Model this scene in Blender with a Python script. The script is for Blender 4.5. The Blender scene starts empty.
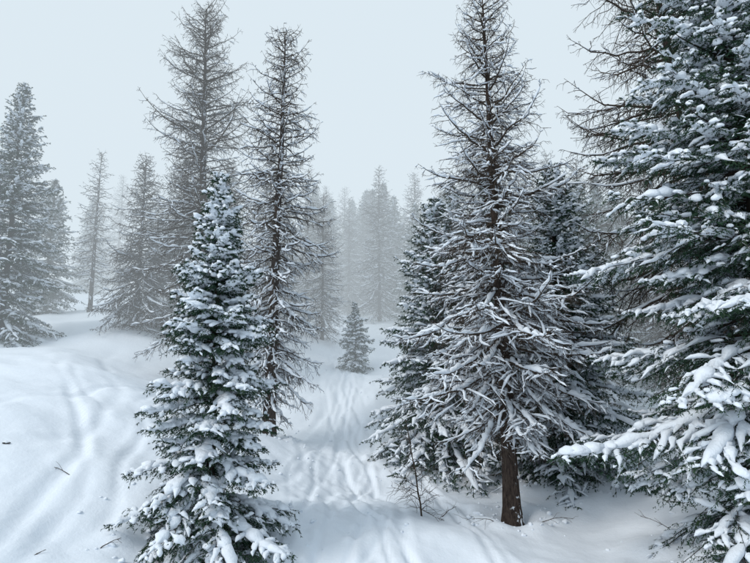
import bpy, math, numpy as np
from mathutils import Vector
UP=np.array([0.,0.,1.])
def nrm(a): return a/np.maximum(np.linalg.norm(a,axis=-1,keepdims=True),1e-9)

# ------------------------------------------------------------ materials
def new_mat(name):
    m=bpy.data.materials.new(name); m.use_nodes=True
    nt=m.node_tree; b=nt.nodes["Principled BSDF"]
    return m,nt,b
def noise(nt,scale,detail=4,rough=.5,coord=None):
    n=nt.nodes.new("ShaderNodeTexNoise"); n.inputs["Scale"].default_value=scale
    n.inputs["Detail"].default_value=detail; n.inputs["Roughness"].default_value=rough
    if coord is not None: nt.links.new(coord,n.inputs["Vector"])
    return n
def ramp(nt,inp,stops):
    r=nt.nodes.new("ShaderNodeValToRGB"); e=r.color_ramp.elements
    while len(e)<len(stops): e.new(.5)
    for i,(p,c) in enumerate(stops): e[i].position=p; e[i].color=(*c,1)
    nt.links.new(inp,r.inputs[0]); return r
def math_n(nt,op,a,b=None,clamp=False):
    n=nt.nodes.new("ShaderNodeMath"); n.operation=op; n.use_clamp=clamp
    for i,v in enumerate((a,b)):
        if v is None: continue
        if isinstance(v,(int,float)): n.inputs[i].default_value=v
        else: nt.links.new(v,n.inputs[i])
    return n.outputs[0]
def snow_material(name,scale,strength):
    m,nt,b=new_mat(name)
    tc=nt.nodes.new("ShaderNodeTexCoord")
    n=noise(nt,scale,3,.65,tc.outputs["Object"])
    b.inputs["Base Color"].default_value=(.82,.87,.93,1)
    b.inputs["Roughness"].default_value=.7
    b.inputs["Specular IOR Level"].default_value=0
    bp=nt.nodes.new("ShaderNodeBump"); bp.inputs["Strength"].default_value=strength; bp.inputs["Distance"].default_value=.03
    nt.links.new(n.outputs[0],bp.inputs["Height"]); nt.links.new(bp.outputs[0],b.inputs["Normal"])
    return m
M_GROUND=snow_material("ground_snow",6,.55)
M_SNOW=snow_material("branch_snow",16,.8)
def bark_material(name,c1,c2,thr,bump=True):
    m,nt,b=new_mat(name)
    tc=nt.nodes.new("ShaderNodeTexCoord")
    mp=nt.nodes.new("ShaderNodeMapping"); mp.inputs["Scale"].default_value=(1,1,.3)
    nt.links.new(tc.outputs["Object"],mp.inputs[0])
    n=noise(nt,22,3,.65,mp.outputs[0])
    r=ramp(nt,n.outputs[0],[(.3,c1),(.7,c2)])
    g=nt.nodes.new("ShaderNodeNewGeometry"); sx=nt.nodes.new("ShaderNodeSeparateXYZ")
    nt.links.new(g.outputs["Normal"],sx.inputs[0])
    n2=noise(nt,5,3,.6,tc.outputs["Object"])
    # snow settles on upward faces and on the windward (+x -y) flank
    wind=math_n(nt,'MULTIPLY',math_n(nt,'SUBTRACT',sx.outputs[0],sx.outputs[1]),.13)
    s=math_n(nt,'ADD',math_n(nt,'ADD',sx.outputs[2],wind),math_n(nt,'MULTIPLY',math_n(nt,'SUBTRACT',n2.outputs[0],.5),2.6))
    f=math_n(nt,'MULTIPLY',math_n(nt,'SUBTRACT',s,thr),5,True)
    mx=nt.nodes.new("ShaderNodeMix"); mx.data_type='RGBA'
    nt.links.new(f,mx.inputs[0]); nt.links.new(r.outputs[0],mx.inputs[6]); mx.inputs[7].default_value=(.83,.87,.92,1)
    nt.links.new(mx.outputs[2],b.inputs["Base Color"]); b.inputs["Roughness"].default_value=.9
    b.inputs["Specular IOR Level"].default_value=0
    if bump:
        bp=nt.nodes.new("ShaderNodeBump"); bp.inputs["Strength"].default_value=.8; bp.inputs["Distance"].default_value=.02
        nt.links.new(n.outputs[0],bp.inputs["Height"]); nt.links.new(bp.outputs[0],b.inputs["Normal"])
    return m
M_BARK=bark_material("larch_bark",(.028,.022,.02),(.095,.072,.06),.55)
M_TWIG=bark_material("larch_twig",(.046,.037,.031),(.11,.088,.07),1.05,False)
M_SBARK=bark_material("spruce_bark",(.03,.024,.02),(.07,.055,.047),.8,False)
def needle_material():
    m,nt,b=new_mat("spruce_needles")
    tc=nt.nodes.new("ShaderNodeTexCoord")
    n=noise(nt,3,2,.6,tc.outputs["Object"])
    r=ramp(nt,n.outputs[0],[(.3,(.013,.036,.022)),(.55,(.027,.060,.035)),(.75,(.050,.088,.042))])
    nt.links.new(r.outputs[0],b.inputs["Base Color"]); b.inputs["Roughness"].default_value=.6
    b.inputs["Specular IOR Level"].default_value=.12
    return m
M_NEEDLE=needle_material()

# ------------------------------------------------------------ mesh tools
class MB:
    def __init__(s): s.v=[];s.f=[];s.n=0
    def add(s,v,f,mat,smooth=True):
        if len(v)==0: return
        s.v.append(v.reshape(-1,3)); s.f.append((f+s.n,mat,smooth)); s.n+=len(s.v[-1])
    def mesh(s,name,mats):
        V=np.concatenate(s.v).astype(np.float32)
        me=bpy.data.meshes.new(name)
        me.vertices.add(len(V)); me.vertices.foreach_set("co",V.ravel())
        loops=np.concatenate([f.ravel() for f,_,_ in s.f]).astype(np.int32)
        tot=np.concatenate([np.full(len(f),f.shape[1]) for f,_,_ in s.f]).astype(np.int32)
        mi=np.concatenate([np.full(len(f),m) for f,m,_ in s.f]).astype(np.int32)
        sm=np.concatenate([np.full(len(f),q) for f,_,q in s.f])
        st=np.concatenate([[0],np.cumsum(tot)[:-1]]).astype(np.int32)
        me.loops.add(len(loops)); me.loops.foreach_set("vertex_index",loops)
        me.polygons.add(len(tot)); me.polygons.foreach_set("loop_start",st); me.polygons.foreach_set("loop_total",tot)
        me.polygons.foreach_set("material_index",mi); me.polygons.foreach_set("use_smooth",sm)
        for m in mats: me.materials.append(m)
        me.update(calc_edges=True); return me
def link(name,me,loc=(0,0,0),rz=0,sc=1):
    o=bpy.data.objects.new(name,me); bpy.context.scene.collection.objects.link(o)
    o.location=loc; o.rotation_euler=(0,0,rz); o.scale=(sc,)*3 if not isinstance(sc,tuple) else sc
    return o
def tubes(P,R,S,squash=1.,ref=None):
    N,K,_=P.shape
    T=nrm(np.gradient(P,axis=1))
    rf=np.array([.05,.03,1.]) if ref is None else ref
    A=np.cross(T,rf); bad=np.linalg.norm(A,axis=-1)<.15
    A[bad]=np.cross(T[bad],np.array([1.,.2,0.]))
    A=nrm(A); B=nrm(np.cross(A,T))
    th=np.arange(S)/S*2*np.pi+.5
    V=P[:,:,None]+R[:,:,None,None]*(np.cos(th)[None,None,:,None]*A[:,:,None]+squash*np.sin(th)[None,None,:,None]*B[:,:,None])
    i=(np.arange(N)*K*S)[:,None,None]; k=(np.arange(K-1)*S)[None,:,None]; s=np.arange(S)[None,None,:]; s2=(s+1)%S
    F=np.stack([i+k+s,i+k+s2,i+k+S+s2,i+k+S+s],-1).reshape(-1,4)
    return V,F
def at(P,idx,t):
    K=P.shape[1]; x=np.clip(t,0,.9999)*(K-1); k=x.astype(int); f=(x-k)[:,None]
    a=P[idx,k]; b=P[idx,k+1]; return a*(1-f)+b*f, nrm(b-a)
def plen(P): return np.linalg.norm(np.diff(P,axis=1),axis=2).sum(1)
def children(P,spacing,tr,lenf,angle,droop,K,rng,lift=0.,jit=.25,flat=True,tip=0.):
    L=plen(P); n=np.maximum(1,(L*(tr[1]-tr[0])/spacing+rng.random(len(L))).astype(int))
    idx=np.repeat(np.arange(len(P)),n); st=np.concatenate([[0],np.cumsum(n)[:-1]])
    j=np.arange(len(idx))-st[idx]
    t=tr[0]+(tr[1]-tr[0])*(j+rng.random(len(idx)))/n[idx]
    pos,tan=at(P,idx,t)
    sd=nrm(np.cross(tan,UP)+1e-4)*np.where(j%2==0,1,-1)[:,None]
    if not flat:
        ph=rng.random(len(idx))*2*np.pi; up2=nrm(np.cross(sd,tan)); sd=sd*np.cos(ph)[:,None]+up2*np.sin(ph)[:,None]
    an=angle*(1+jit*rng.normal(size=len(idx)))[:,None]
    d=nrm(np.cos(an)*tan+np.sin(an)*sd+UP*(lift+jit*.6*rng.normal(size=len(idx)))[:,None])
    l=lenf(t,L[idx])*(.65+.7*rng.random(len(idx)))
    u=np.linspace(0,1,K)
    Q=pos[:,None]+l[:,None,None]*(u[None,:,None]*d[:,None]-UP*(droop*u**2-tip*u**4)[None,:,None])
    if K>2:
        w=rng.normal(size=Q.shape)*.04*l[:,None,None]; w[:,0]=0; Q=Q+w
    return Q,l,idx,t
def resample(P,t0,t1,K):
    N=len(P); u=np.linspace(0,1,K); tt=(t0[:,None]+(t1-t0)[:,None]*u).ravel()
    p,_=at(P,np.repeat(np.arange(N),K),tt); return p.reshape(N,K,3)
def snow_tubes(mb,P,r,K,S,rng,prob,mat,squash=.75,t0=.05,off=.5,full=False,steep=-.62):
    slope=(P[:,-1,2]-P[:,0,2])/np.maximum(np.linalg.norm(P[:,-1]-P[:,0],axis=1),1e-6)
    keep=(rng.random(len(P))<prob)&((slope>steep)|(rng.random(len(P))<.12)); P=P[keep]; r=(r[keep] if hasattr(r,'__len__') else np.full(len(P),r))
    if len(P)==0: return
    a=t0+rng.random(len(P))*.25; b=1-rng.random(len(P))*(.08 if full else .3)
    Q=resample(P,a,np.maximum(b,a+.1),K)
    u=np.linspace(0,1,K); prof=np.sqrt(np.clip(np.sin(np.pi*np.clip(u*.94+.03,0,1)),0,1))
    prof[0]=prof[-1]=.08
    R=r[:,None]*prof[None]*(.25+1.4*rng.random((len(P),K)))
    Q=Q+UP*(off*R*squash)[:,:,None]
    V,F=tubes(Q,R,S,squash); V=V+rng.normal(size=V.shape)*(.15*r)[:,None,None,None]*prof[None,:,None,None]
    mb.add(V,F,mat)
import bmesh
def ico(sub):
    bm=bmesh.new(); bmesh.ops.create_icosphere(bm,subdivisions=sub,radius=1)
    V=np.array([v.co[:] for v in bm.verts]); F=np.array([[v.index for v in f.verts] for f in bm.faces]); bm.free(); return V,F
ICO2=ico(2)
def blobs(mb,C,D,sx,sy,sz,rng,mat,base=ICO2):
    """lumpy pillows at C, long axis along horizontal part of D"""
    if len(C)==0: return
    V0,F0=base; n=len(C)
    D=nrm(D+1e-5); S=nrm(np.cross(D,UP)+1e-5); B=np.cross(S,D)
    ph=rng.random((n,3,1))*6.28
    V=np.broadcast_to(V0,(n,)+V0.shape).copy()
    k=1+.22*np.sin(3.1*V[:,:,0]+ph[:,0])+.2*np.sin(3.7*V[:,:,1]+ph[:,1])+.14*np.sin(6*V[:,:,0]+5*V[:,:,1]+ph[:,2])
    V*=k[:,:,None]; z=V[:,:,2]; V[:,:,2]=np.where(z<0,z*.45,z)
    W=C[:,None]+V[:,:,0:1]*(sx[:,None,None]*D[:,None])+V[:,:,1:2]*(sy[:,None,None]*S[:,None])+V[:,:,2:3]*(sz[:,None,None]*B[:,None])
    F=(F0[None]+(np.arange(n)*len(V0))[:,None,None]).reshape(-1,3)
    mb.add(W,F,mat)
def needles(mb,P,m,nl,w,rng,mat,spread=1.):
    N=len(P); idx=np.repeat(np.arange(N),m); t=rng.random(N*m)**.85
    p,tan=at(P,idx,t)
    r=rng.normal(size=p.shape); r-=(r*tan).sum(1,keepdims=True)*tan; r=nrm(r)
    r[:,2]=np.where(r[:,2]>0,r[:,2]*.5,r[:,2])
    d=nrm(tan*.75+r*spread-UP*.15); l=(nl*(.6+.7*rng.random(N*m)))[:,None]
    s=nrm(np.cross(d,rng.normal(size=d.shape)))*w*.5
    V=np.stack([p-s,p+s,p+d*l],1); F=np.arange(N*m*3).reshape(-1,3)
    mb.add(V,F,mat,False)
def trunk_path(H,lean,rng,K=24,wob=.05):
    u=np.linspace(0,1,K); P=np.zeros((1,K,3)); P[0,:,2]=H*u-.3*(1-u)
    c=np.cumsum(rng.normal(size=(K,2)),0)*wob*H/100
    P[0,:,0]=lean[0]*u+c[:,0]; P[0,:,1]=lean[1]*u+c[:,1]; return P

# ------------------------------------------------------------ spruce
def spruce_mesh(name,H,R,seed,lod=0,snow=1.,lean=(0,0),t_low=.03,whorl=.27,power=.8,gap=.16,thin=1.):
    """lod 0 near, 1 mid, 2 far"""
    rng=np.random.default_rng(seed); mb=MB()
    T=trunk_path(H,lean,rng)
    u=np.linspace(0,1,24); rt=(H*.0105+.02)*(1-u)**.9+.008; rt[0]*=1.3
    V,F=tubes(T,rt[None],10,ref=np.array([1.,.1,0])); mb.add(V,F,0)
    hs=[];az=[];sc=[]
    h=t_low*H; a=rng.random()*6
    while h<H*.985:
        tt=h/H; n=int(rng.integers(6,9)) if tt<.85 else 4
        a+=rng.random()*2; k=1+gap*np.clip(rng.normal(),-1.3,1.1)
        for i in range(n):
            hs.append(h+rng.normal()*whorl*.15); az.append(a+i*2*np.pi/n+rng.normal()*.2); sc.append(k)
        # short inner branches between the whorls fill the core
        for i in range(4):
            hs.append(h+whorl*.5*rng.random()); az.append(rng.random()*6.28); sc.append(.6)
        h+=whorl*(1.05-.5*tt)*(.75+.5*rng.random())
    hs=np.clip(np.array(hs),.02*H,.99*H); az=np.array(az); t=hs/H; N=len(hs)
    secL=1+.12*np.sin(az*2+seed)+.10*np.sin(hs*2.1*6/H*2+seed)
    L=R*(1.03-t)**power*(.78+.34*rng.random(N))*secL*np.array(sc)*np.where(t<.1,.8+t*2,1)
    L=np.maximum(L,.12)
    el=np.radians(-20+60*t**1.25+rng.normal(size=N)*6)
    K=8; uu=np.linspace(0,1,K)
    base,_=at(T,np.zeros(N,int),t)
    hd=np.stack([np.cos(az),np.sin(az),np.zeros(N)],1)
    dr=(.34*(1-t)+.08)*(.7+.6*rng.random(N))*min(1.2,snow); 
    z=L[:,None]*(uu[None]*np.sin(el)[:,None]-dr[:,None]*uu[None]**2+(.18*uu**4)[None])
    P=base[:,None]+hd[:,None]*(L*np.cos(el))[:,None,None]*uu[None,:,None]+UP*z[:,:,None]
    side=np.stack([-np.sin(az),np.cos(az),np.zeros(N)],1)
    P+=side[:,None]*(rng.normal(size=(N,1,1))*.12*L[:,None,None]*(uu**2)[None,:,None])
    V,F=tubes(P,(.008+.012*L)[:,None]*(1.05-uu)[None],5); mb.add(V,F,0)
    sp2={0:.10,1:.14,2:.25}[lod]*thin; sp3={0:.068,1:.13,2:.22}[lod]*thin
    Q,l2,i2,t2=children(P,sp2,(.08,1.),lambda t,L:.12+.42*L*(1-t)**.75*np.minimum(1,.3+t*3),.95,.13,4,rng,lift=-.06)
    V,F=tubes(Q,(.004+.006*l2)[:,None]*np.linspace(1,.4,4)[None],3); mb.add(V,F,0)
    S,l3,i3,t3=children(Q,sp3,(.1,1.),lambda t,L:(.08+.12*L) if lod<2 else .12+.14*L,.85,.2,3,rng,lift=-.30,jit=.4)
    nn={0:(13,.048,.016),1:(8,.075,.030),2:(6,.12,.05)}[lod]
    needles(mb,S,nn[0],nn[1],nn[2],rng,1)
    needles(mb,Q,{0:28,1:15,2:8}[lod],nn[1],nn[2],rng,1)
    needles(mb,P,{0:50,1:26,2:12}[lod],nn[1]*1.2,nn[2],rng,1)
    # snow: cushions along the boughs and side twigs
    k=(.6+.45*snow)
    snow_tubes(mb,P,(.032+.040*np.sqrt(L))*k,{0:16,1:10,2:6}[lod],{0:8,1:6,2:5}[lod],rng,.9*min(1,snow+.15),2,.8,t0=.08,full=True,steep=-.8)
    outer=(.36+.5*t2)
    keep=rng.random(len(Q))<outer*min(1,.9*snow+.05)
    snow_tubes(mb,Q[keep],(.021+.042*np.sqrt(l2[keep]))*k,{0:7,1:5,2:4}[lod],{0:7,1:5,2:4}[lod],rng,1,2,.7,t0=.0,off=1.)
    keep=rng.random(len(S))<{0:.12,1:.16,2:.10}[lod]*snow
    snow_tubes(mb,S[keep],np.full(keep.sum(),{0:.021,1:.026,2:.035}[lod])*k,4,{0:5,1:4,2:4}[lod],rng,1,2,.75,t0=0,off=.8)
    # pillows: on the boughs, and spanning neighbouring side twigs
    nb={0:4,1:3,2:2}[lod]
    ib=np.repeat(np.arange(N),nb); tb=.3+.62*rng.random(len(ib)); c,d=at(P,ib,tb)
    kp=(rng.random(len(ib))<.8*snow)&(L[ib]>.25)
    ib=ib[kp];c=c[kp];d=d[kp]; s=(.032+.055*np.sqrt(L[ib]))*(.5+.8*rng.random(len(ib)))*k
    blobs(mb,c+UP*(s*.35)[:,None],d,s*1.5,s*1.3,s*.7,rng,2)
    ib=np.nonzero((rng.random(len(Q))<{0:.40,1:.28,2:.12}[lod]*snow)&(l2>.15))[0]
    c,d=at(Q,ib,.3+.6*rng.random(len(ib))); s=(.02+.05*np.sqrt(l2[ib]))*(.6+.8*rng.random(len(ib)))*k
    blobs(mb,c+UP*(s*.5)[:,None],d,s*1.4,s*1.1,s*.75,rng,2)
    tp,_=at(T,np.zeros(5,int),np.array([.955,.97,.98,.99,.998]))
    blobs(mb,tp,np.tile([1.,0,.2],(5,1)),np.full(5,.055),np.full(5,.05),np.full(5,.08),rng,2)
    return mb.mesh(name,[M_SBARK,M_NEEDLE,M_SNOW])

# ------------------------------------------------------------ larch
def larch_mesh(name,H,R,seed,lod=0,snow=1.,lean=(0,0),t_low=.1,nb=170,droop=1.,power=.75,dens=1.,trunk_r=.0145,bushy=1.,el0=-26,el1=62,fade=.75):
    rng=np.random.default_rng(seed); mb=MB()
    T=trunk_path(H,lean,rng,wob=.06)
    u=np.linspace(0,1,24); rt=H*trunk_r*((1-u)**.85)+.008; rt[0]*=1.5;rt[1]*=1.1
    V,F=tubes(T,rt[None],14,ref=np.array([1.,.1,0])); mb.add(V,F,0)
    t=t_low+(1-t_low)*.99*(np.arange(nb)+rng.random(nb))/nb; N=nb
    az=np.arange(N)*2.39996+rng.normal(size=N)*.5
    hump=np.minimum(1,.55+(t-t_low)*3.2)
    L=R*(1.02-t)**power*hump*(.5+.65*rng.random(N))*(1+.15*np.sin(az*2+seed)+.12*np.sin(az*3+t*14))
    L=np.maximum(L,.15)
    el=np.radians(el0+el1*t**1.1+rng.normal(size=N)*9)
    K=10; uu=np.linspace(0,1,K)
    base,_=at(T,np.zeros(N,int),t)
    hd=np.stack([np.cos(az),np.sin(az),np.zeros(N)],1); side=np.stack([-np.sin(az),np.cos(az),np.zeros(N)],1)
    dr=(.28*(1-t)+.10)*(.5+rng.random(N))*droop
    z=L[:,None]*(uu[None]*np.sin(el)[:,None]-dr[:,None]*uu[None]**2+(.30*droop)*uu[None]**4)
    P=base[:,None]+hd[:,None]*(L*np.cos(el))[:,None,None]*uu[None,:,None]+UP*z[:,:,None]
    w=np.cumsum(rng.normal(size=(N,K,3)),1)*.014*L[:,None,None]; w[:,0]=0; P+=w
    P+=side[:,None]*(rng.normal(size=(N,1,1))*.15*L[:,None,None]*(uu**2)[None,:,None])
    V,F=tubes(P,(.010+.012*L)[:,None]*(1.06-uu)[None]**.8,5); mb.add(V,F,1)
    sp2={0:.125,1:.17,2:.25}[lod]/dens; sp3={0:.085,1:.12,2:.19}[lod]/dens
    wd={0:1.2,1:1.6,2:2.5}[lod]
    Q,l2,i2,t2=children(P,sp2,(.05,1.),lambda t,L:.14+.38*L*(1-t)**.7*np.minimum(1,.25+t*3),.95,.34*droop,5,rng,lift=-.15,jit=.4,tip=.22)
    V,F=tubes(Q,(.0045+.0055*l2)[:,None]*np.linspace(1,.45,5)[None]*wd,3); mb.add(V,F,1)
    S,l3,i3,t3=children(Q,sp3,(.08,1.),lambda t,L:.07+.30*L*(1-t)**.6,.9,.4*droop,3,rng,lift=-.25,jit=.5,flat=False,tip=.15)
    V,F=tubes(S,np.full((len(S),1),.0042)*np.linspace(1,.6,S.shape[1])[None]*wd*bushy,3); mb.add(V,F,1)
    fd=lambda t: np.clip(1.35-fade*1.35*t,0,1)
    snow_tubes(mb,P,(.026+.018*np.sqrt(L))*(.5+.5*snow)*np.clip(1.35-t,.4,1.1),{0:24,1:14,2:8}[lod],{0:7,1:5,2:4}[lod],rng,np.clip(snow*fd(t)+.1,0,1),2,.95,t0=0,off=1.1,full=True,steep=-.9)
    kp=rng.random(len(Q))<.9*snow*fd(t[i2])**1.4
    snow_tubes(mb,Q[kp],(.012+.017*np.sqrt(l2[kp]))*(.5+.5*snow),{0:8,1:5,2:4}[lod],{0:5,1:4,2:3}[lod],rng,1,2,.9,t0=0,off=1.,full=True,steep=-.8)
    kp=rng.random(len(S))<.28*snow*fd(t[i2[i3]])**2
    snow_tubes(mb,S[kp],.011*wd**.5,4,3,rng,1,2,.9,t0=0,off=.8)
    n=14; tb=.03+rng.random(n)*max(.05,t_low); a=rng.random(n)*6.28; b,_=at(T,np.zeros(n,int),tb)
    l=.2+.7*rng.random(n); ks=np.linspace(0,1,5)
    d=np.stack([np.cos(a),np.sin(a),-.35+.2*rng.normal(size=n)],1)
    Pq=b[:,None]+d[:,None]*l[:,None,None]*ks[None,:,None]+rng.normal(size=(n,5,3))*.02
    V,F=tubes(Pq,np.full((n,1),.012)*np.linspace(1,.3,5)[None],4); mb.add(V,F,1)
    snow_tubes(mb,Pq,.014,6,5,rng,.5,2,.9,t0=0,off=.8)
    m=int(H*4); tb=rng.random(m)**.8*.9; b,_=at(T,np.zeros(m,int),tb); rr=np.interp(tb,u,rt)
    a=-.9+rng.normal(size=m)*.5
    c=b+np.stack([np.cos(a)*rr*.92,np.sin(a)*rr*.92,np.zeros(m)],1)
    s=.02+.04*rng.random(m)
    blobs(mb,c,np.tile([0.,0,1.],(m,1))+rng.normal(size=(m,3))*.1,s*2.2,s*.8,s*.6,rng,2)
    return mb.mesh(name,[M_BARK,M_TWIG,M_SNOW])

# ------------------------------------------------------------ terrain
rg=np.random.default_rng(7)
def vnoise(x,y,seed):
    g=np.random.default_rng(seed).random((256,256))
    xi=np.floor(x).astype(int); yi=np.floor(y).astype(int); fx=x-xi; fy=y-yi
    fx=fx*fx*(3-2*fx); fy=fy*fy*(3-2*fy)
    a=g[xi%256,yi%256];b=g[(xi+1)%256,yi%256];c=g[xi%256,(yi+1)%256];d=g[(xi+1)%256,(yi+1)%256]
    return (a*(1-fx)+b*fx)*(1-fy)+(c*(1-fx)+d*fx)*fy-.5
CP=np.array([(-3.4,11.5,-3.8),(-3.83,20,-2.81),(-7.9,25,-1.5),(3.63,15,-4.28),(2.4,20.5,-3.5),(6.25,19,-3.75),(6.9,10.5,-3.5),
 (11.8,17,-2.7),(-19.1,28,.9),(-22,36,3.1),(-19,36,3.1),(-13,30,1.8),(-1.1,30,-.56),(.25,46,3.),(-2.5,55,4.5),
 (-5.9,9,-3.1),(0,11.5,-4.05),(4.7,12,-4.25),(-.9,20,-3.3),(-1.5,27,-1.1),(-3.8,60,6.2),(-7.55,13,-2.1),(-10,20,-.8),
 (11.5,24,-1.8),(16,25,-1.),(14,12,-3.),(0,3,-4.6),(-6,2,-3.8),(8,3,-4.3),(-14,5,-2),(-14,14,-.9),(-60,60,8),(60,60,8),(14,45,2.6),
 (0,120,13),(-100,150,16),(100,150,16),(0,-60,-12),(-100,0,0),(100,0,-2),(0,250,18),(-160,250,18),(160,250,18)],float)
def phi(a,b): return -np.sqrt(((a[:,None]-b[None])**2).sum(-1)+4)
_n=len(CP); A=np.zeros((_n+3,_n+3)); A[:_n,:_n]=phi(CP[:,:2],CP[:,:2]); A[:_n,_n]=1; A[:_n,_n+1:]=CP[:,:2]
A[_n:,:_n]=A[:_n,_n:].T; W=np.linalg.solve(A,np.concatenate([CP[:,2],[0,0,0]]))
TR=[]  # ski tracks: (ys,xs,depth,width,swing)
ys0=np.array([4,7.5,11.5,15.5,20,24,27,32,40,55])
main=[np.array([-1.4,-1.6,-1.6,-1.9,-1.75,-1.6,-1.5,-1.9,-2.6,-3.6]),
      np.array([1.6,1.2,.7,.1,-.5,-1.0,-1.3,-1.7,-2.4,-3.4]),
      np.array([.2,-.2,-.6,-.9,-1.2,-1.2,-1.4,-2.0,-2.5,-3.5])]
for i in range(14):
    b=main[i%3]+rg.normal()*.4+rg.normal(size=10)*.2
    TR.append((ys0,b,.018+.024*rg.random(),.05+.10*rg.random(),.10+.25*rg.random()))
TR.append((np.array([6,9,12,14,16,19,22]),np.array([3.2,2.8,2.45,2.25,1.9,1.2,.2]),.05,.10,.05))
TR.append((np.array([6,9,12,14,16,19,22]),np.array([3.6,3.1,2.85,2.5,2.2,1.35,.3]),.03,.10,.1))
TR.append((np.array([8,11,13,16,20,26]),np.array([-6.2,-6.6,-7.0,-8.6,-11.5,-15.5]),.045,.15,.1))
TR.append((np.array([8,11,13,16,20,26]),np.array([-5.3,-6.1,-6.7,-8.0,-11.0,-14.6]),.03,.13,.2))
TR.append((np.array([9,12,15,18,22,28]),np.array([-9.5,-8.3,-7.6,-8.4,-10.8,-13.2]),.035,.2,.2))
TR.append((np.array([8,11,14,17,21,25]),np.array([-9.8,-9.6,-9.9,-9.6,-8.6,-6.5]),.04,.14,.15))
TR.append((np.array([9,12,15,18,21,24]),np.array([-6.0,-5.6,-6.4,-7.6,-8.4,-8.6]),.035,.12,.2))
TREES_XY=[]
def height(x,y,detail=True):
    x=np.atleast_1d(np.asarray(x,float)); y=np.atleast_1d(np.asarray(y,float)); z=np.zeros(len(x))
    for i in range(0,len(x),100000):
        q=np.stack([x[i:i+100000],y[i:i+100000]],1)
        z[i:i+100000]=phi(q,CP[:,:2])@W[:_n]+W[_n]+q@W[_n+1:]
    z+=.75*vnoise(x/5.5,y/4.5,1)+.36*vnoise(x/1.9+5,y/1.6,2)
    if detail:
        z+=.10*vnoise(x/.85,y/.75,3)+.035*vnoise(x/.4+3,y/.37,14)+.018*vnoise(x/.2,y/.19,4)
        for q,(ys,xs,dp,w,sw) in enumerate(TR):
            co=np.polyfit(ys,xs,min(5,len(ys)-1)); xc=np.polyval(co,np.clip(y,ys[0],ys[-1]))
            xc=xc+sw*np.sin(y*(.55+.05*q)+q*1.7)+.03*np.sin(y*2.3+q)
            dx=x-xc; m=np.clip((y-ys[0])/1.5,0,1)*np.clip((ys[-1]-y)/3,0,1)*np.clip(1.1+2.2*vnoise(x/1.6+q*7,y/1.8,9),0,1.5)
            z+=m*dp*(-np.exp(-(dx/w)**2)+.45*np.exp(-((np.abs(dx)-w*1.9)/w)**2))
        cor=np.exp(-((x-np.interp(y,ys0,main[2]))/1.5)**2)*np.clip((60-y)/20,0,1)
        z+=cor*(-.14+.12*vnoise(x/.5,y/.75,11)+.07*vnoise(x/.2,y/.25,12))
        for tx,ty,r in TREES_XY:
            d=np.hypot(x-tx,y-ty); z+=.13*np.exp(-((d-r*1.0)/(r*.4))**2)*(1+1.6*vnoise(x/.5,y/.5,13))-.10*np.exp(-(d/.45)**2)
    return z
def gz(x,y): return float(height(x,y,False)[0])
def build_ground():
    n=660
    b=math.asinh(170/5.); xs=5*np.sinh(np.linspace(-b,b,n))
    ys=14+8*np.sinh(np.linspace(math.asinh(-60/8),math.asinh(240/8),n))
    X,Y=np.meshgrid(xs,ys); Z=height(X.ravel(),Y.ravel())
    V=np.stack([X.ravel(),Y.ravel(),Z],1)
    i=np.arange(n-1)[:,None]*n+np.arange(n-1)[None]
    F=np.stack([i,i+1,i+n+1,i+n],-1).reshape(-1,4)
    mb=MB(); mb.add(V,F,0); link("snow_ground",mb.mesh("snow_ground",[M_GROUND]))

# ------------------------------------------------------------ trees placed on the slope
def put(kind,me,x,y,rz=0,sc=1,well=0):
    link(kind,me,(x,y,gz(x,y)-.05),rz,sc)
    if well: TREES_XY.append((x,y,well))
S,Lr="spruce_tree","larch_tree"
put(S,spruce_mesh("front_spruce",7.95,2.2,11,0,1.0,whorl=.35,power=.85,t_low=.06),-3.4,11.6,0,1,1.5)
put(S,spruce_mesh("tall_spruce",14.5,3.8,21,0,.95,whorl=.45,power=.85,lean=(-.5,0),thin=1.12),7.8,10.5,0,1,2.2)
put(Lr,larch_mesh("big_larch",15.3,3.9,31,0,1.,lean=(-.46,0),nb=190,t_low=.18,power=.58,el0=-36,el1=76),3.63,15,0,1,.9)
put(Lr,larch_mesh("slim_larch",15.8,2.15,32,1,1.,lean=(.25,0),nb=280,t_low=.10,droop=1.3,power=.36,bushy=1.1,fade=.75,el0=-32,el1=66),-3.83,20,0,1,.9)
put(Lr,larch_mesh("tall_larch",19,3.4,33,1,.65,lean=(-.6,0),nb=310,t_low=.1,droop=1.,power=.36,bushy=1.15,fade=.9,el1=72),-7.9,25)
put(Lr,larch_mesh("right_larch",19.5,5.2,34,1,.5,lean=(-2.4,0),nb=190,t_low=.15,droop=1.3,power=.55,fade=.75),11.4,17)
put(S,spruce_mesh("mid_spruce_a",9.8,3.0,22,1,1.0,whorl=.34),2.2,20.,0,1,1.6)
put(S,spruce_mesh("mid_spruce_b",10.9,3.2,23,1,1.0,whorl=.34),6.25,18.6,0,1,1.8)
msc=spruce_mesh("mid_spruce_c",10.5,2.9,24,2,1.,whorl=.38)
put(S,msc,4.4,20.5)
put(S,msc,3.4,23.5,2.,.98)
put(S,msc,9.3,24,3.,.95)
sfa=spruce_mesh("far_spruce_a",14.,3.0,25,1,.7,whorl=.46,power=.75)
put(S,sfa,-19.3,28)
sfb=spruce_mesh("far_spruce_b",9.4,2.5,26,2,.65,whorl=.36)
put(S,sfb,-22,36)
lfa=larch_mesh("far_larch_a",11.2,2.2,35,2,.6,nb=120,t_low=.22,power=.5,trunk_r=.013)
put(Lr,lfa,-19,36)
lfb=larch_mesh("far_larch_b",10.,2.9,36,2,.7,nb=230,t_low=.04,bushy=1.,droop=1.3,power=.65,fade=.8,dens=1.25)
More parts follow.
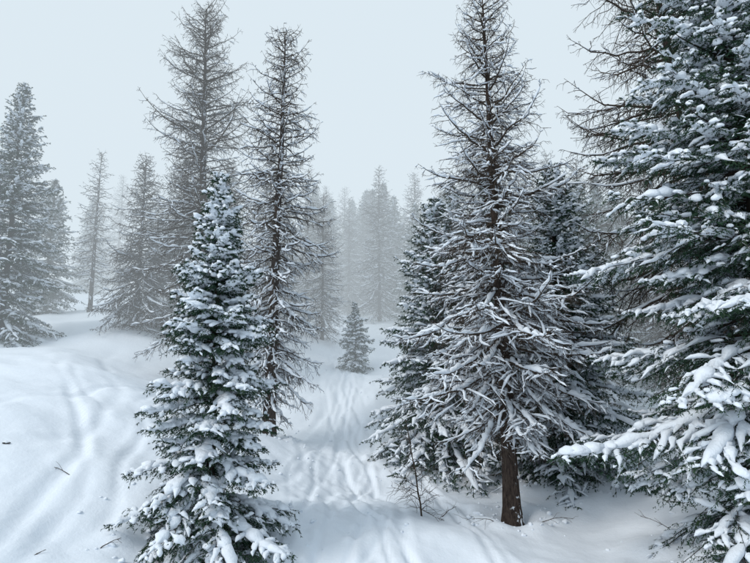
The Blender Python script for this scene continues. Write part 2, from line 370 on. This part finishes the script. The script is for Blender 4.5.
put(Lr,lfb,-13.2,30); put(Lr,lfb,-11.3,31,2,1.08); put(Lr,lfb,-9.6,34,4,1.1)
lfc=larch_mesh("far_larch_c",13.,3.2,37,2,.7,nb=210,t_low=.08,power=.6,trunk_r=.011)
sfc=spruce_mesh("far_spruce_c",11,2.8,28,2,.75,whorl=.40)
put(S,spruce_mesh("young_spruce",3.6,1.2,27,1,1.,whorl=.24),-1.1,30)
put(Lr,lfc,.4,46,0,1.05)
for (x,y,r,s) in [(-3.4,35,1,.75),(-6.2,31,4,.95),(-2.6,54,1,.95),(3.6,48,3,1.05),(9.5,33,4,.95),(12.2,37,5,1.05),(15.5,30,.5,.9),(19.5,31,2,1.),(13.6,26,3.3,.8),(7.4,36,1,1.),(-5.6,44,2,1.),(10.8,28,2.2,.9)]:
    put(Lr,lfc,x,y,r,s)
for (x,y,r,s) in [(5.2,40,1,1.05),(1.9,52,5,1.1),(8.2,28,2,.85),(11,30,.3,.95),(17,27,3,.85),(15.5,34,5,1.),(13,31,1.5,1.),(20,33,2.2,1.),(6.6,50,3.3,1.1),(-.9,60,4,1.2),(-4.9,58,4,1.1),(-8.2,46,4.5,1.1),(22,27,1,1),(3.2,42,2.6,.95)]:
    put(S,sfc,x,y,r,s)
def distant():
    rng=np.random.default_rng(99)
    root=bpy.data.objects.new("distant_trees",None); bpy.context.scene.collection.objects.link(root)
    k=0
    while k<60:
        x=rng.uniform(-45,60); y=rng.uniform(56,80)
        if k<26: x=rng.uniform(-8,22)
        if abs(x+4.)<1.6 and y<64: continue
        o=link("tree_part",[sfc,lfc][int(rng.random()<.4)],(x,y,gz(x,y)),rng.random()*6,.85+.45*rng.random()); o.parent=root; k+=1
distant()
build_ground()

# ------------------------------------------------------------ sapling, twigs, clumps
def shrub(name,x,y,h,lean,n,seed):
    rng=np.random.default_rng(seed); mb=MB()
    T=trunk_path(h,lean,rng,K=10,wob=1.); V,F=tubes(T,np.linspace(.026,.008,10)[None],6,ref=np.array([1.,.1,0])); mb.add(V,F,0)
    Q,l,_,_=children(T,h/n,(.12,1.),lambda t,L:.30*L*(1.15-t),1.2,.25,6,rng,flat=False,jit=.35,tip=.1)
    V,F=tubes(Q,np.full((len(Q),1),.009)*np.linspace(1,.4,6)[None],4); mb.add(V,F,0)
    S_,l3,_,_=children(Q,.06,(.1,1.),lambda t,L:.05+.3*L,.9,.2,4,rng,flat=False)
    V,F=tubes(S_,np.full((len(S_),1),.005)*np.linspace(1,.5,4)[None],3); mb.add(V,F,0)
    snow_tubes(mb,Q,.012,7,5,rng,.3,1,.9,t0=0,off=.9)
    link(name,mb.mesh(name,[M_TWIG,M_SNOW]),(x,y,gz(x,y)-.03))
shrub("bare_sapling",1.25,14.4,2.4,(-.45,0),34,5)
def twig(x,y,l,a,el,seed):
    rng=np.random.default_rng(seed); mb=MB(); k=np.linspace(0,1,7)
    d=np.array([math.cos(a)*math.cos(el),math.sin(a)*math.cos(el),math.sin(el)])
    P=(d[None]*l*k[:,None]-UP*(.25*l*k**2)[:,None])[None]+rng.normal(size=(1,7,3))*.01*l
    V,F=tubes(P,np.linspace(.011,.004,7)[None],4); mb.add(V,F,0)
    Q,_,_,_=children(P,.12,(.2,1.),lambda t,L:.35*L,.8,.1,4,rng,flat=False)
    V,F=tubes(Q,np.full((len(Q),1),.005)*np.linspace(1,.5,4)[None],3); mb.add(V,F,0)
    link("fallen_twig",mb.mesh("twig",[M_TWIG]),(x,y,float(height(x,y)[0])-.02))
twig(-6.6,12.2,.8,2.9,.5,1); twig(-5.1,10.6,.45,.6,.6,2); twig(-5.9,9.9,.25,1.,.5,3); twig(1.7,14.6,.6,.4,.7,4)
twig(6.6,12.6,.8,2.6,.6,5); twig(3.,14.2,.9,3.5,.4,6); twig(4.2,14.4,.9,-.5,.5,7)
def clumps():
    rng=np.random.default_rng(3); mb=MB()
    cs=[];ss=[]
    for (tx,ty,r) in TREES_XY:
        n=60; a=rng.random(n)*6.28; d=r*(.5+1.2*rng.random(n)); cs.append(np.stack([tx+np.cos(a)*d,ty+np.sin(a)*d],1)); ss.append(.02+.05*rng.random(n)**2)
    n=80; y=rng.uniform(9,30,n); cs.append(np.stack([-1.+rng.normal(size=n)*1.4,y],1)); ss.append(.015+.035*rng.random(n)**2)
    c=np.concatenate(cs); s=np.concatenate(ss); z=height(c[:,0],c[:,1])
    C=np.stack([c[:,0],c[:,1],z+s*.15],1)
    D=rng.normal(size=C.shape); D[:,2]*=.1
    blobs(mb,C,D,s*1.3,s,s*.9,rng,0); link("snow_clumps",mb.mesh("snow_clumps",[M_GROUND]))
clumps()
def rock(x,y,s,seed):
    rng=np.random.default_rng(seed); mb=MB(); blobs(mb,np.zeros((1,3)),np.array([[1.,.3,0]]),np.array([s*1.5]),np.array([s]),np.array([s]),rng,0)
    m=bark_material("rock_surface",(.03,.03,.03),(.09,.085,.08),.5)
    link("rock",mb.mesh("rock",[m]),(x,y,float(height(x,y)[0])+.01))
rock(-8.3,12.6,.05,1)

# ------------------------------------------------------------ fog bank, sky, sun, camera
FC=(.725,.825,.895)
def fogbank(name,y0,sig):
    bm=bmesh.new(); bmesh.ops.create_cube(bm,size=1); me=bpy.data.meshes.new(name); bm.to_mesh(me); bm.free()
    link(name,me,(0,y0+200,30),0,(520+y0,400,180+y0))
    fm=bpy.data.materials.new(name+"_volume"); fm.use_nodes=True; nt=fm.node_tree; nt.nodes.clear()
    out=nt.nodes.new("ShaderNodeOutputMaterial"); ab=nt.nodes.new("ShaderNodeVolumeAbsorption"); em=nt.nodes.new("ShaderNodeEmission"); ad=nt.nodes.new("ShaderNodeAddShader")
    ab.inputs["Color"].default_value=(0,0,0,1); ab.inputs["Density"].default_value=sig
    em.inputs["Color"].default_value=(*FC,1); em.inputs["Strength"].default_value=sig
    nt.links.new(ab.outputs[0],ad.inputs[0]); nt.links.new(em.outputs[0],ad.inputs[1]); nt.links.new(ad.outputs[0],out.inputs["Volume"])
    me.materials.append(fm)
fogbank("fog",19.,.0185)
w=bpy.data.worlds.new("World"); bpy.context.scene.world=w; w.use_nodes=True; nt=w.node_tree
bg=nt.nodes["Background"]; sky=nt.nodes.new("ShaderNodeTexSky"); sky.sky_type='NISHITA'; sky.sun_disc=False
EL,AZ=math.radians(42),math.radians(-125)
sky.sun_elevation=EL; sky.sun_rotation=AZ; sky.dust_density=5
mx=nt.nodes.new("ShaderNodeMix"); mx.data_type='RGBA'; mx.inputs[0].default_value=.9; mx.inputs[7].default_value=(6.6,7.9,9.0,1)
nt.links.new(sky.outputs[0],mx.inputs[6]); nt.links.new(mx.outputs[2],bg.inputs[0]); bg.inputs[1].default_value=.1
sl=bpy.data.lights.new("sun",'SUN'); sl.energy=1.5; sl.angle=math.radians(16); sl.color=(1,.97,.93)
so=bpy.data.objects.new("sun",sl); bpy.context.scene.collection.objects.link(so)
sd=Vector((math.sin(AZ)*math.cos(EL),math.cos(AZ)*math.cos(EL),math.sin(EL)))
so.rotation_euler=sd.to_track_quat('Z','Y').to_euler()
cam=bpy.data.cameras.new("camera"); co=bpy.data.objects.new("camera",cam); bpy.context.scene.collection.objects.link(co)
cam.lens=26; cam.sensor_width=36; cam.clip_end=2000; co.location=(0,0,0); co.rotation_euler=(math.radians(98),0,0)
bpy.context.scene.camera=co
vs=bpy.context.scene.view_settings; vs.view_transform='Standard'; vs.look='None'; vs.exposure=0
